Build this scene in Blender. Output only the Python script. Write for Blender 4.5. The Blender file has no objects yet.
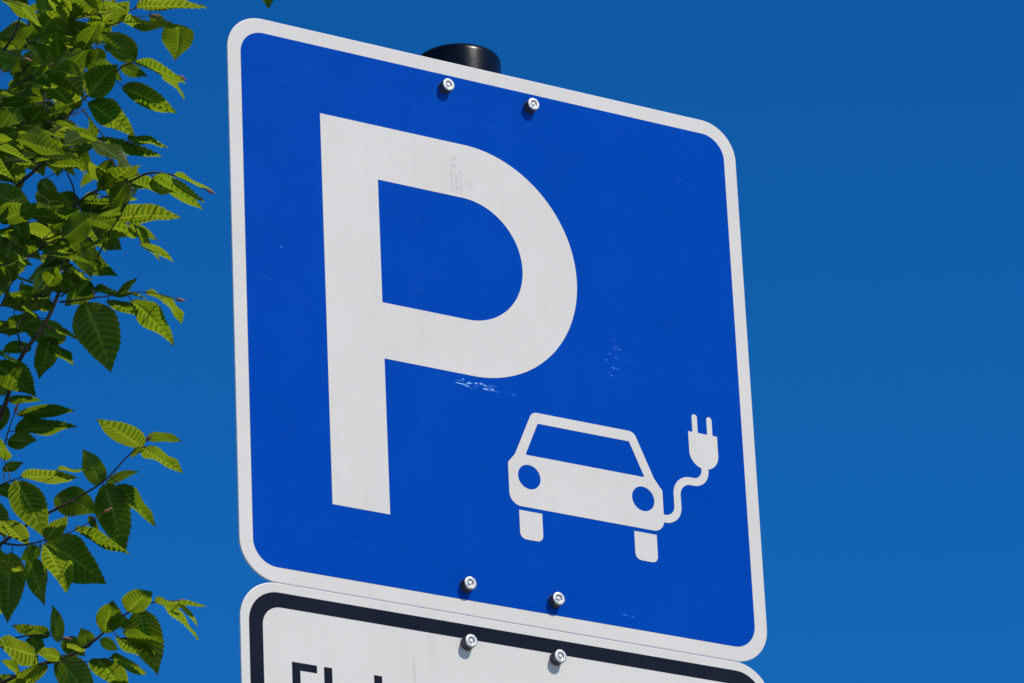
import bpy, bmesh, math, random
import numpy as np
from mathutils import Vector, Matrix

random.seed(7)
rng = np.random.default_rng(11)
scene = bpy.context.scene
COL = scene.collection
R = math.radians

# ------------------------------------------------------------------ frame
# The sign stands in the plane y = 0, its top left corner over (0, 0, TOP).
TOP = 4.05
CAM_ROT = Matrix((((0.856689585, -0.172779605, -0.486035146), (-0.513998680, -0.365306477, -0.776116315), (-0.043454717, 0.914712188, -0.401762743))))
CAM_POS = Vector((-2.2474498, -4.0912547, -2.4164342)) + Vector((0, 0, TOP))
F_PX, W, H = 5291.861, 1024, 683


def at(px, py, depth):
    """world point seen at pixel (px, py), `depth` metres in front of the camera"""
    return CAM_POS + CAM_ROT @ Vector(((px - W / 2) / F_PX * depth, -(py - H / 2) / F_PX * depth, -depth))


# ------------------------------------------------------------------ helpers
def tag(o, label=None, cat=None, group=None, kind=None):
    for k, v in (('label', label), ('category', cat), ('group', group), ('kind', kind)):
        if v:
            o[k] = v
    return o


def link(name, me, mats=(), parent=None):
    o = bpy.data.objects.new(name, me)
    COL.objects.link(o)
    for m in (mats if isinstance(mats, (list, tuple)) else [mats]):
        me.materials.append(m)
    if parent:
        o.parent = parent
    return o


def empty(name, loc):
    o = bpy.data.objects.new(name, None)
    o.empty_display_size = .2
    COL.objects.link(o)
    o.location = loc
    return o


def part(name, verts, faces, mats, parent, smooth=False, mi=None):
    """mesh given in world coordinates, parented to an Empty at parent.location"""
    off = parent_origin(parent)
    me = bpy.data.meshes.new(name)
    me.from_pydata([tuple(Vector(v) - off) for v in verts], [], faces)
    if mi:
        me.polygons.foreach_set('material_index', mi)
    me.polygons.foreach_set('use_smooth', [smooth] * len(me.polygons))
    me.update()
    return link(name, me, mats, parent)


def parent_origin(p):
    v = Vector((0, 0, 0))
    while p:
        v = v + p.location
        p = p.parent
    return v


def nodes(name):
    m = bpy.data.materials.new(name)
    m.use_nodes = True
    nt = m.node_tree
    b = nt.nodes['Principled BSDF']
    return m, nt, b


def N(nt, t, **kw):
    n = nt.nodes.new(t)
    for k, v in kw.items():
        if k.startswith('i_'):
            n.inputs[k[2:].replace('_', ' ')].default_value = v
        else:
            setattr(n, k, v)
    return n


def ramp(nt, stops):
    r = nt.nodes.new('ShaderNodeValToRGB')
    e = r.color_ramp.elements
    while len(e) < len(stops):
        e.new(0.5)
    for s, (p, c) in zip(e, stops):
        s.position = p
        s.color = (*c, 1) if len(c) == 3 else c
    return r


def film(name, c1, c2, rough=.17, grime=(.33, .30, .26), grime_amt=.16, coat=0):
    """sign sheeting: slight mottling, faint weather streaks, light micro relief"""
    m, nt, b = nodes(name)
    tc = N(nt, 'ShaderNodeTexCoord')
    n1 = N(nt, 'ShaderNodeTexNoise', i_Scale=9., i_Detail=5., i_Roughness=.6)
    nt.links.new(tc.outputs['Object'], n1.inputs['Vector'])
    r1 = ramp(nt, [(.35, c1), (.68, c2)])
    nt.links.new(n1.outputs['Fac'], r1.inputs['Fac'])
    mp = N(nt, 'ShaderNodeMapping')
    mp.inputs['Scale'].default_value = (60, 60, 5)
    nt.links.new(tc.outputs['Object'], mp.inputs['Vector'])
    n2 = N(nt, 'ShaderNodeTexNoise', i_Scale=1., i_Detail=4., i_Roughness=.65)
    nt.links.new(mp.outputs['Vector'], n2.inputs['Vector'])
    r2 = ramp(nt, [(.52, (0, 0, 0)), (.80, (1, 1, 1))])
    nt.links.new(n2.outputs['Fac'], r2.inputs['Fac'])
    mul = N(nt, 'ShaderNodeMath', operation='MULTIPLY')
    mul.inputs[1].default_value = grime_amt
    nt.links.new(r2.outputs['Color'], mul.inputs[0])
    mx = N(nt, 'ShaderNodeMix', data_type='RGBA')
    nt.links.new(mul.outputs[0], mx.inputs[0])
    nt.links.new(r1.outputs['Color'], mx.inputs[6])
    mx.inputs[7].default_value = (*grime, 1)
    # specks of dirt
    n3 = N(nt, 'ShaderNodeTexNoise', i_Scale=260., i_Detail=2.)
    nt.links.new(tc.outputs['Object'], n3.inputs['Vector'])
    r3 = ramp(nt, [(.70, (0, 0, 0)), (.78, (.45, .45, .45))])
    nt.links.new(n3.outputs['Fac'], r3.inputs['Fac'])
    mx2 = N(nt, 'ShaderNodeMix', data_type='RGBA')
    nt.links.new(r3.outputs['Color'], mx2.inputs[0])
    nt.links.new(mx.outputs[2], mx2.inputs[6])
    mx2.inputs[7].default_value = (*[g * .5 + c * .5 for g, c in zip(grime, c1)], 1)
    nt.links.new(mx2.outputs[2], b.inputs['Base Color'])
    bp = N(nt, 'ShaderNodeBump', i_Strength=.06, i_Distance=.0006)
    n4 = N(nt, 'ShaderNodeTexNoise', i_Scale=45., i_Detail=5.)
    nt.links.new(tc.outputs['Object'], n4.inputs['Vector'])
    nt.links.new(n4.outputs['Fac'], bp.inputs['Height'])
    nt.links.new(bp.outputs['Normal'], b.inputs['Normal'])
    rr = N(nt, 'ShaderNodeMapRange')
    rr.inputs['To Min'].default_value = rough - .03
    rr.inputs['To Max'].default_value = rough + .05
    nt.links.new(n1.outputs['Fac'], rr.inputs['Value'])
    nt.links.new(rr.outputs[0], b.inputs['Roughness'])
    b.inputs['Coat Weight'].default_value = coat
    b.inputs['Specular IOR Level'].default_value = .13
    b.inputs['Coat Roughness'].default_value = .25
    return m


def simple(name, c, rough=.5, metal=0., noise=0., scale=40., bump=0.):
    m, nt, b = nodes(name)
    b.inputs['Roughness'].default_value = rough
    b.inputs['Metallic'].default_value = metal
    tc = N(nt, 'ShaderNodeTexCoord')
    n = N(nt, 'ShaderNodeTexNoise', i_Scale=scale, i_Detail=6., i_Roughness=.6)
    nt.links.new(tc.outputs['Object'], n.inputs['Vector'])
    lo = tuple(max(0, v * (1 - noise)) for v in c)
    hi = tuple(min(1, v * (1 + noise)) for v in c)
    r = ramp(nt, [(.3, lo), (.7, hi)])
    nt.links.new(n.outputs['Fac'], r.inputs['Fac'])
    nt.links.new(r.outputs['Color'], b.inputs['Base Color'])
    if bump:
        bp = N(nt, 'ShaderNodeBump', i_Strength=.5, i_Distance=bump)
        nt.links.new(n.outputs['Fac'], bp.inputs['Height'])
        nt.links.new(bp.outputs['Normal'], b.inputs['Normal'])
    return m


M_WHITE = film('white_sheeting', (.695, .65, .59), (.735, .69, .63), grime_amt=.10)
M_BLUE = film('blue_sheeting', (.0, .055, .378), (.0, .062, .412), grime=(.01, .09, .45), grime_amt=.08)
M_BLACK = film('dark_print', (.009, .010, .017), (.014, .015, .022), grime=(.04, .04, .05))
M_SCUFF = film('scuffed_sheeting', (.16, .36, .75), (.30, .52, .85), rough=.6, coat=0)
M_SCUFF_MID = film('light_scuff', (.03, .16, .56), (.08, .26, .68), rough=.3, coat=0)
M_SCUFF2 = film('faint_scratch', (.001, .070, .44), (.003, .080, .49), rough=.25, coat=0)
M_PRINT = film('faded_print', (.50, .50, .51), (.62, .62, .62))
M_ALU = simple('aluminium', (.80, .80, .80), .42, .25, .08, 60.)
M_GALV = simple('galvanised_steel', (.42, .43, .44), .5, .7, .25, 30., .0004)
M_ZINC = simple('zinc_plated_steel', (.55, .55, .55), .48, .55, .55, 520., .0008)
M_KNURL_SHADE = simple('knurled_shaded_steel', (.07, .07, .08), .55, .4, .5, 700., .0005)  # bolt head side, its shade put into the dark colour
M_PLASTIC = simple('black_plastic', (.003, .003, .004), .27, 0, .5, 120., .0003)
M_PLASTIC.node_tree.nodes['Principled BSDF'].inputs['Specular IOR Level'].default_value = .30


# ------------------------------------------------------------------ flat sign shapes (millimetres in the sign plane)
def arc(cx, cz, r, a0, a1, n=24):
    return [(cx + r * math.cos(R(a0 + (a1 - a0) * i / n)), cz + r * math.sin(R(a0 + (a1 - a0) * i / n))) for i in range(n + 1)]


def rrect(x0, z0, x1, z1, r, n=16):
    """counter-clockwise rounded rectangle, z0 < z1"""
    return (arc(x1 - r, z0 + r, r, -90, 0, n) + arc(x1 - r, z1 - r, r, 0, 90, n)
            + arc(x0 + r, z1 - r, r, 90, 180, n) + arc(x0 + r, z0 + r, r, 180, 270, n))


def roundpoly(pts, rad):
    """polygon with a fillet radius per corner"""
    out = []
    n = len(pts)
    for i, p in enumerate(pts):
        r = rad[i] if isinstance(rad, (list, tuple)) else rad
        p = Vector(p)
        a = (Vector(pts[i - 1]) - p).normalized()
        b = (Vector(pts[(i + 1) % n]) - p).normalized()
        if r <= 0:
            out.append(tuple(p))
            continue
        half = a.angle(b) / 2
        d = r / math.tan(half)
        c = p + (a + b).normalized() * (r / math.sin(half))
        s, e = p + a * d - c, p + b * d - c
        a0 = math.atan2(s.y, s.x)
        da = (math.atan2(e.y, e.x) - a0 + math.pi) % (2 * math.pi) - math.pi
        for k in range(9):
            t = a0 + da * k / 8
            out.append((c.x + r * math.cos(t), c.y + r * math.sin(t)))
    return out


def sheet(name, loops, y, mat, parent, thick=.25, y_list=None):
    """flat shape cut from sheeting: outer loops and holes, filled, with a real thin edge"""
    if not isinstance(y, (list, tuple)):
        y = [y]
    off = parent_origin(parent)
    bm = bmesh.new()
    edges = []
    for lp in loops:
        vs = [bm.verts.new(Vector((x / 1000, y[0] / 1000, TOP + z / 1000)) - off) for x, z in lp]
        for i in range(len(vs)):
            edges.append(bm.edges.new((vs[i - 1], vs[i])))
    bmesh.ops.triangle_fill(bm, use_beauty=True, use_dissolve=False, edges=edges)
    bm.normal_update()
    for f in bm.faces:
        if f.normal.y > 0:
            f.normal_flip()
    ret = bmesh.ops.extrude_face_region(bm, geom=list(bm.faces))
    vv = [g for g in ret['geom'] if isinstance(g, bmesh.types.BMVert)]
    bmesh.ops.translate(bm, verts=vv, vec=(0, -thick / 1000, 0))
    bmesh.ops.recalc_face_normals(bm, faces=bm.faces)
    me = bpy.data.meshes.new(name)
    bm.to_mesh(me)
    bm.free()
    return link(name, me, mat, parent)


def ribbon_loop(pts, w):
    """outline polygon of a flat stroke of width w along pts, butt ended, mitred"""
    P = [Vector(p) for p in pts]
    L, Rr = [], []
    for i, p in enumerate(P):
        if i == 0:
            d = (P[1] - P[0]).normalized(); k = 1
        elif i == len(P) - 1:
            d = (P[-1] - P[-2]).normalized(); k = 1
        else:
            a, b = (P[i] - P[i - 1]).normalized(), (P[i + 1] - P[i]).normalized()
            d = (a + b).normalized()
            k = 1 / max(.35, d.dot(a))
        n = Vector((-d.y, d.x)) * (w / 2 * k)
        L.append(tuple(p + n)); Rr.append(tuple(p - n))
    return L, Rr


def strokes_mesh(name, strokes, y, mat, parent, lift=.03):
    """strokes: list of (points, width); each one a ribbon slightly proud of the last"""
    V, Fc = [], []
    for si, (pts, w) in enumerate(strokes):
        L, Rr = ribbon_loop(pts, w)
        yy = (y - lift * (si % 5)) / 1000
        b = len(V)
        for l, r in zip(L, Rr):
            V.append((l[0] / 1000, yy, TOP + l[1] / 1000))
            V.append((r[0] / 1000, yy, TOP + r[1] / 1000))
        for i in range(len(L) - 1):
            Fc.append((b + 2 * i, b + 2 * i + 1, b + 2 * i + 3, b + 2 * i + 2))
    o = part(name, V, Fc, mat, parent)
    bm = bmesh.new(); bm.from_mesh(o.data)
    bm.normal_update()
    for f in bm.faces:
        if f.normal.y > 0:
            f.normal_flip()
    bm.to_mesh(o.data); bm.free()
    return o


def plate(name, loop, y0, y1, mats, parent):
    """metal plate, bevelled front edge; front face gets mats[0], edge and back mats[1]"""
    off = parent_origin(parent)
    c = Vector((sum(p[0] for p in loop) / len(loop), sum(p[1] for p in loop) / len(loop)))
    n = len(loop)

    def inset(d):
        out = []
        for i, p in enumerate(loop):
            t = Vector(loop[(i + 1) % n]) - Vector(loop[i - 1])
            t.normalize()
            out.append((p[0] - t.y * d, p[1] + t.x * d))
        return out
    rings = [(inset(.7), y0), (inset(.25), y0 + .2), (loop, y0 + .75), (loop, y1 - .5), (inset(.5), y1)]
    V, Fc, mi = [], [], []
    for lp, y in rings:
        V += [(x / 1000, y / 1000, TOP + z / 1000) for x, z in lp]
    for k in range(len(rings) - 1):
        for i in range(n):
            j = (i + 1) % n
            Fc.append((k * n + i, k * n + j, (k + 1) * n + j, (k + 1) * n + i)); mi.append(1)
    Fc.append(tuple(range(n - 1, -1, -1))); mi.append(0)
    Fc.append(tuple(range((len(rings) - 1) * n, len(rings) * n))); mi.append(1)
    o = part(name, V, Fc, mats, parent, mi=mi)
    bm = bmesh.new(); bm.from_mesh(o.data)
    bmesh.ops.recalc_face_normals(bm, faces=bm.faces)
    bm.to_mesh(o.data); bm.free()
    return o


def lathe(name, prof, seg, mat, parent, origin, axis='y', smooth=True, mats_i=None):
    """prof: (radius, height) in metres; revolved about `axis` through origin"""
    V, Fc = [], []
    for r, h in prof:
        for i in range(seg):
            a = 2 * math.pi * i / seg
            if axis == 'z':
                V.append(Vector(origin) + Vector((r * math.cos(a), r * math.sin(a), h)))
            else:
                V.append(Vector(origin) + Vector((r * math.cos(a), -h, r * math.sin(a))))
    for k in range(len(prof) - 1):
        for i in range(seg):
            j = (i + 1) % seg
            Fc.append((k * seg + i, k * seg + j, (k + 1) * seg + j, (k + 1) * seg + i))
    Fc.append(tuple(range(seg))[::-1])
    Fc.append(tuple(range((len(prof) - 1) * seg, len(prof) * seg)))
    o = part(name, V, Fc, mat, parent, smooth=smooth)
    bm = bmesh.new(); bm.from_mesh(o.data)
    bmesh.ops.recalc_face_normals(bm, faces=bm.faces)
    for e in bm.edges:
        if len(e.link_faces) == 2 and e.calc_face_angle(0) > R(38):
            e.smooth = False
    bm.to_mesh(o.data); bm.free()
    return o


# ------------------------------------------------------------------ bolts
def bolt_mesh():
    """socket head cap screw on a washer, axis -y, origin on the sheet; head with a real hex recess"""
    seg = 36
    V, Fc = [], []

    def ring(r, h, hexa=False):
        b = len(V)
        for i in range(seg):
            a = 2 * math.pi * i / seg + .3
            rr = r
            if hexa:
                t = (2 * math.pi * i / seg) % (math.pi / 3) - math.pi / 6
                rr = r * math.cos(math.pi / 6) / math.cos(t)
            V.append((rr * math.cos(a), -h, rr * math.sin(a)))
        return b
    rings = [ring(.0070, .0000), ring(.0070, .0010), ring(.0068, .0011), ring(.0068, .0012),
             ring(.0068, .0086), ring(.0066, .0091), ring(.0060, .0095), ring(.0046, .0096),
             ring(.0040, .0094, True), ring(.0037, .0090, True), ring(.0035, .0080, True), ring(.0021, .0079), ring(.0019, .0089), ring(.0008, .0092)]
    for a, b in zip(rings[:-1], rings[1:]):
        for i in range(seg):
            j = (i + 1) % seg
            Fc.append((a + i, a + j, b + j, b + i))
    Fc.append(tuple(rings[-1] + i for i in range(seg)))
    me = bpy.data.meshes.new('bolt')
    me.from_pydata(V, [], Fc)
    me.polygons.foreach_set('material_index', [1 if i < 4 * seg else 0 for i in range(len(Fc))])
    me.polygons.foreach_set('use_smooth', [True] * len(me.polygons))
    bm = bmesh.new(); bm.from_mesh(me)
    bmesh.ops.recalc_face_normals(bm, faces=bm.faces)
    for e in bm.edges:
        if len(e.link_faces) == 2 and e.calc_face_angle(0) > R(32):
            e.smooth = False
    bm.to_mesh(me); bm.free()
    me.materials.append(M_ZINC)
    me.materials.append(M_KNURL_SHADE)
    return me


BOLT = bolt_mesh()


def bolt(x, z, parent, turn):
    o = bpy.data.objects.new('bolt', BOLT)
    COL.objects.link(o)
    o.parent = parent
    o.location = Vector((x / 1000, -.0003, TOP + z / 1000)) - parent_origin(parent)
    o.rotation_euler = (0, turn, 0)


def clamp(z, parent):
    """pipe clamp behind the plate: a flat bar with a half ring round the pole"""
    V, Fc = [], []
    zc = TOP + z / 1000
    h = .0125
    cx, cy, r = POLE
    r0, r1 = r + .0006, r + .0036
    path = [(cx - .066, .0035), (cx - .066, .0065)]
    inner = [(cx + r0 * math.cos(R(a)), cy + r0 * math.sin(R(a))) for a in range(200, -21, -10)]
    outer = [(cx + r1 * math.cos(R(a)), cy + r1 * math.sin(R(a))) for a in range(200, -21, -10)]
    for k, loop in enumerate(([(cx - .066, .0034), (cx + .066, .0034), (cx + .066, .0066), (cx - .066, .0066)],
                 inner + outer[::-1])):
        n = len(loop); b = len(V)
        hh = h if k == 0 else h - .001
        for zz in (zc - hh, zc + hh):
            V += [(x, y, zz) for x, y in loop]
        for i in range(n):
            j = (i + 1) % n
            Fc.append((b + i, b + j, b + n + j, b + n + i))
        if k == 0:
            Fc += [(b, b + 1, b + 2, b + 3), (b + 4, b + 5, b + 6, b + 7)]
        else:
            m = n // 2
            for s in (0, n):
                for i in range(m - 1):
                    Fc.append((b + s + i, b + s + i + 1, b + s + n - 2 - i, b + s + n - 1 - i))
    return part('clamp', V, Fc, M_GALV, parent)


POLE = (.2985, .0540, .038)

# ------------------------------------------------------------------ pole
pole = empty('sign_pole', (POLE[0], POLE[1], 0))
tag(pole, 'round steel post behind the signs, only its black plastic cap showing above the blue sign', 'pole')
lathe('post', [(.038, 0), (.038, TOP + .004)], 64, M_GALV, pole, (POLE[0], POLE[1], 0), 'z')
lathe('cap', [(.0384, -.030), (.0441, -.030), (.0445, -.020), (.0445, .0300), (.0442, .0328), (.0431, .0352), (.0402, .0372),
              (.035, .0384), (.018, .0391), (.001, .0393)],
      72, M_PLASTIC, pole, (POLE[0], POLE[1], TOP - .002), 'z')

# ------------------------------------------------------------------ blue parking sign
sign = empty('parking_sign', (.3, 0, TOP - .6))
tag(sign, 'square blue sign with white letter P above an electric car and plug symbol', 'parking sign')
plate('plate', rrect(0, -600, 600, 0, 40), 0, 2.6, [M_WHITE, M_ALU], sign)
FIELD = sheet('blue_field', [rrect(14.6, -584.6, 585, -16, 26)], -.02, M_BLUE, sign, .22)
# the letter: stem plus a bowl of two half circles
P_out = [(102.5, -509.5), (166.3, -509.5), (166.3, -344.8)] + arc(268, -217.9, 126.9, -90, 90, 64) + [(102.5, -91.0)]
P_in = [(166.3, -284.5)] + arc(264, -217.6, 66.9, -90, 90, 48) + [(166.3, -150.7)]
letter = sheet('letter_p', [P_out, P_in], -.26, M_WHITE, sign, .18)
# electric car: body outline, window opening, two headlight openings
car = roundpoly([(303.1, -475.3), (483.5, -475.3), (483.5, -430.5), (474.2, -418.5), (453.0, -371.6), (333.6, -371.6),
                 (311.6, -420.5), (303.1, -430.5)],
                [13, 13, 3, 3, 9, 9, 3, 3])
win = roundpoly([(323.8, -419.2), (463.1, -419.2), (446.9, -383.1), (339.7, -383.1)], 1.0)
hl1 = arc(327.0, -442.6, 13.0, 0, 360, 40)[:-1]
hl2 = arc(460.0, -443.0, 13.2, 0, 360, 40)[:-1]
carO = sheet('car_symbol', [car, win, hl1, hl2], -.26, M_WHITE, sign, .18)
for x0 in (313.4, 447.1):
    sheet('wheel', [roundpoly([(x0, -509.8), (x0 + 26.5, -509.8), (x0 + 26.5, -479.5), (x0, -479.5)], [7, 7, 0, 0])], -.26, M_WHITE, carO, .18)
# plug and cord
plug = sheet('plug_symbol', [[(519.0, -359.0)] + [(519.0, -379.5)] + arc(536.4, -380.5, 17.4, 183, 357, 24)
             + [(553.8, -379.5), (553.8, -359.2)]], -.26, M_WHITE, sign, .18)
for x0 in (524.3, 542.0):
    sheet('pin', [[(x0, -359.6), (x0 + 6.4, -359.6)] + arc(x0 + 3.2, -342.4, 3.2, 0, 180, 10)], -.20, M_WHITE, plug, .18)
cord_path = ([(536.5, -396.4), (536.5, -399.5)] + arc(522.0, -399.5, 14.5, 0, -90, 12)[1:]
             + [(518.0, -414.0)] + arc(518.0, -431.0, 17.0, 90, 180, 14)[1:] + [(501.0, -444.6)]
             + arc(485.5, -444.6, 15.5, 0, -90, 14)[1:] + [(482.0, -460.1)])
Lp, Rp = ribbon_loop(cord_path, 8.4)
sheet('cord', [Lp + Rp[::-1]], -.30, M_WHITE, plug, .18)

# faint approval print on the letter, reading downward
st = []
cx, cz = 255.0, -108.0
st.append((arc(cx, cz - 3.5, 3.4, 10, 170, 10), 1.2))
st.append((arc(cx, cz - 11.0, 3.4, 10, 170, 10), 1.2))
st.append(([(cx, cz - 8), (cx, cz - 11.4)], 1.0))
rp = random.Random(3)
for xx, z0, z1, wd in ((252.2, -124, -145, 2.4), (257.4, -125, -147, 2.6), (262.2, -122, -147, 2.4)):
    z = z0
    while z > z1:
        l = rp.uniform(.9, 2.6)
        a = rp.uniform(.3, 1)
        st.append(([(xx - wd * a / 2 + rp.uniform(-.4, .4), z), (xx + wd * a / 2, z - rp.uniform(-.4, .6))], rp.uniform(.45, .8)))
        if rp.random() < .6:
            st.append(([(xx + rp.choice((-1, 1)) * wd * .4, z), (xx + rp.choice((-1, 1)) * wd * .4, z - l)], .5))
        z -= l
st.append((rrect(269.5, -141, 275.5, -129, 2.8, 5) + [(271.5, -141)], .55))
st.append((arc(272.5, -135, 1.6, 0, 350, 10), .5))
strokes_mesh('fine_print', st, -.47, M_PRINT, letter, .006)

# scuffs: short irregular slivers where the film is abraded, and long hair scratches
def sliver(x, z, l, w, ang):
    c, s = math.cos(R(ang)), math.sin(R(ang))
    k = 6
    up, lo = [], []
    for i in range(k + 1):
        t = i / k
        ww = w * math.sin(math.pi * min(.97, max(.03, t))) * rp.uniform(.5, 1.2) / 2
        bx = (t - .5) * l
        off = rp.uniform(-.12, .12) * w
        up.append((x + bx * c - (ww + off) * s, z + bx * s + (ww + off) * c))
        lo.append((x + bx * c + (ww - off) * s, z + bx * s - (ww - off) * c))
    return up, lo


def slivers(name, items, mat, y=-.25):
    V, Fc = [], []
    for k, it in enumerate(items):
        up, lo = sliver(*it)
        b = len(V)
        yy = (y - .004 * (k % 9)) / 1000
        for u, l in zip(up, lo):
            V += [(u[0] / 1000, yy, TOP + u[1] / 1000), (l[0] / 1000, yy, TOP + l[1] / 1000)]
        for i in range(len(up) - 1):
            Fc.append((b + 2 * i, b + 2 * i + 1, b + 2 * i + 3, b + 2 * i + 2))
    # the marks are wear of the blue sheeting itself: they go into its mesh, with their own material slot
    me = FIELD.data
    me.materials.append(mat)
    slot = len(me.materials) - 1
    off = parent_origin(sign)
    bm = bmesh.new(); bm.from_mesh(me)
    vs = [bm.verts.new(Vector(v) - off) for v in V]
    for f in Fc:
        fc = bm.faces.new([vs[i] for i in f])
        fc.material_index = slot
        fc.normal_update()
        if fc.normal.y > 0:
            fc.normal_flip()
    bm.to_mesh(me); bm.free()


sc = [(262, -355.8, 14, 1.6, -1), (271, -353.3, 6, 2.6, 8), (279, -352.2, 4, 1.8, 0), (285, -351.5, 5, 2.2, -4),
      (289.5, -352.6, 4.5, 2.0, -10), (290, -356.3, 8, 1.7, 3), (297.5, -355.6, 5, 1.8, 3), (264, -350.2, 3, 1.2, 0),
      (268, -357.0, 6, 1.6, -6), (313.5, -356.8, 4.0, 1.2, 2), (299, -351.5, 12, .5, -3),
      (435.5, -283.8, 3.2, 1.0, 0), (441.5, -283.4, 4.5, 1.3, 5), (433.0, -305.2, 5.0, 1.9, -6), (438.2, -305.6, 3.0, 1.0, -8),
      (431.0, -314.2, 3.4, 1.3, 0), (437, -293.0, 4, .7, 0), (54, -247.0, 2.6, 1.9, 0), (431, -571.5, 6, .9, 0), (440, -571.8, 4, .8, 0)]
sc = [(x - 8.5, z, l, w, a) if k < 9 else ((x - 9, z, l, w, a) if k == 10 else (x, z, l, w, a)) for k, (x, z, l, w, a) in enumerate(sc)]
slivers('scuff', sc[:9], M_SCUFF)
extra = [(250 + rp.uniform(0, 52), -354.5 + rp.uniform(-4.5, 3.5), rp.uniform(2, 14), rp.uniform(.3, .8), rp.gauss(0, 4)) for _ in range(16)]
extra += [(rp.gauss(438, 9), rp.uniform(-322, -268), rp.uniform(2, 9), rp.uniform(.25, .7), rp.gauss(0, 8)) for _ in range(5)]
slivers('scuff', sc[9:] + extra, M_SCUFF_MID, -.247)
hair = [(300, -356.0, 52, .5, -2), (262, -578.2, 60, .35, 1.2), (330, -573.5, 40, .4, -.4), (452, -294, 40, .45, 3),
        (455, -318, 30, .45, 6), (430, -324, 26, .4, 2), (548, -236.0, 26, .5, 4), (509, -245.5, 40, .4, 3), (519, -455.5, 22, .7, 1),
        (80, -40.5, 4, 1.0, 0), (89.5, -42.5, 3.5, .9, 0), (86, -55.0, 4, 1.0, -3), (63, -64, 5, .7, 0), (41, -47, 6, .8, 10), (213, -60, 1.6, 2.2, 80),
        (130, -85, 20, .45, 2), (140, -82, 14, .7, -2), (219, -64, 14, .4, 4), (274, -58, 26, .4, 3), (300, -64, 32, .5, 2),
        (196, -196, 30, .5, 55), (212, -188, 26, .45, -60), (228, -240, 40, .45, 2), (250, -262, 30, .4, 6), (205, -262, 22, .5, -4),
        (424, -127, 26, .4, 5), (460, -130, 20, .4, 3), (505, -40, 3, 1.1, 0), (528, -77, 5, 1.2, 60), (410, -250, 22, .5, 60), (432, -214, 30, .5, 8),
        (36, -440, 5, .9, 0), (62, -438, 6, 1.4, 0), (47, -452, 5, 1.2, 0), (44, -508, 4, 1.0, 0), (31, -541, 30, .5, 0), (46, -541, 4, 1.6, 0),
        (128, -545, 26, .45, 4), (126, -546, 3, 2.0, 50), (55, -300, 3, 1.0, 0), (37, -283, 36, .4, -8), (62, -292, 50, .35, -12), (85, -304, 40, .35, -14),
        (520, -285, 34, .4, 2), (494, -190, 18, .45, -8), (560, -520, 6, .8, 12), (430, -541, 26, .5, -1), (392, -528, 22, .4, 4), (372, -557, 40, .35, 1)]
for _ in range(28):
    x, z = rp.uniform(30, 570), rp.uniform(-570, -30)
    hair.append((x, z, rp.uniform(5, 38), rp.uniform(.18, .36), rp.gauss(2, 14)))
slivers('hair_scratch', hair, M_SCUFF2, -.244)
for x, z, t in ((248.3, -31.2, .2), (348.7, -31.4, 1.1), (248.6, -570.2, .6), (349.0, -570.3, 1.7)):
    bolt(x, z, sign, t)
clamp(-31.3, sign)
clamp(-570.2, sign)

# ------------------------------------------------------------------ white plate below
low = empty('supplementary_sign', (.3, 0, TOP - .935))
tag(low, 'white plate with dark frame line and lettering, mounted directly under the blue sign', 'information sign')
plate('plate', rrect(-1.2, -932, 600.5, -600.5, 41), .3, 2.9, [M_WHITE, M_ALU], low)
sheet('frame_line', [rrect(8.2, -922.6, 591.4, -610.2, 33), rrect(22.9, -908.2, 577, -625.1, 20)], .28, M_BLACK, low, .16)
# one line of lettering, straight stroke letters
SW, XH, CH = 8.8, 45.0, 62.0


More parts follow.
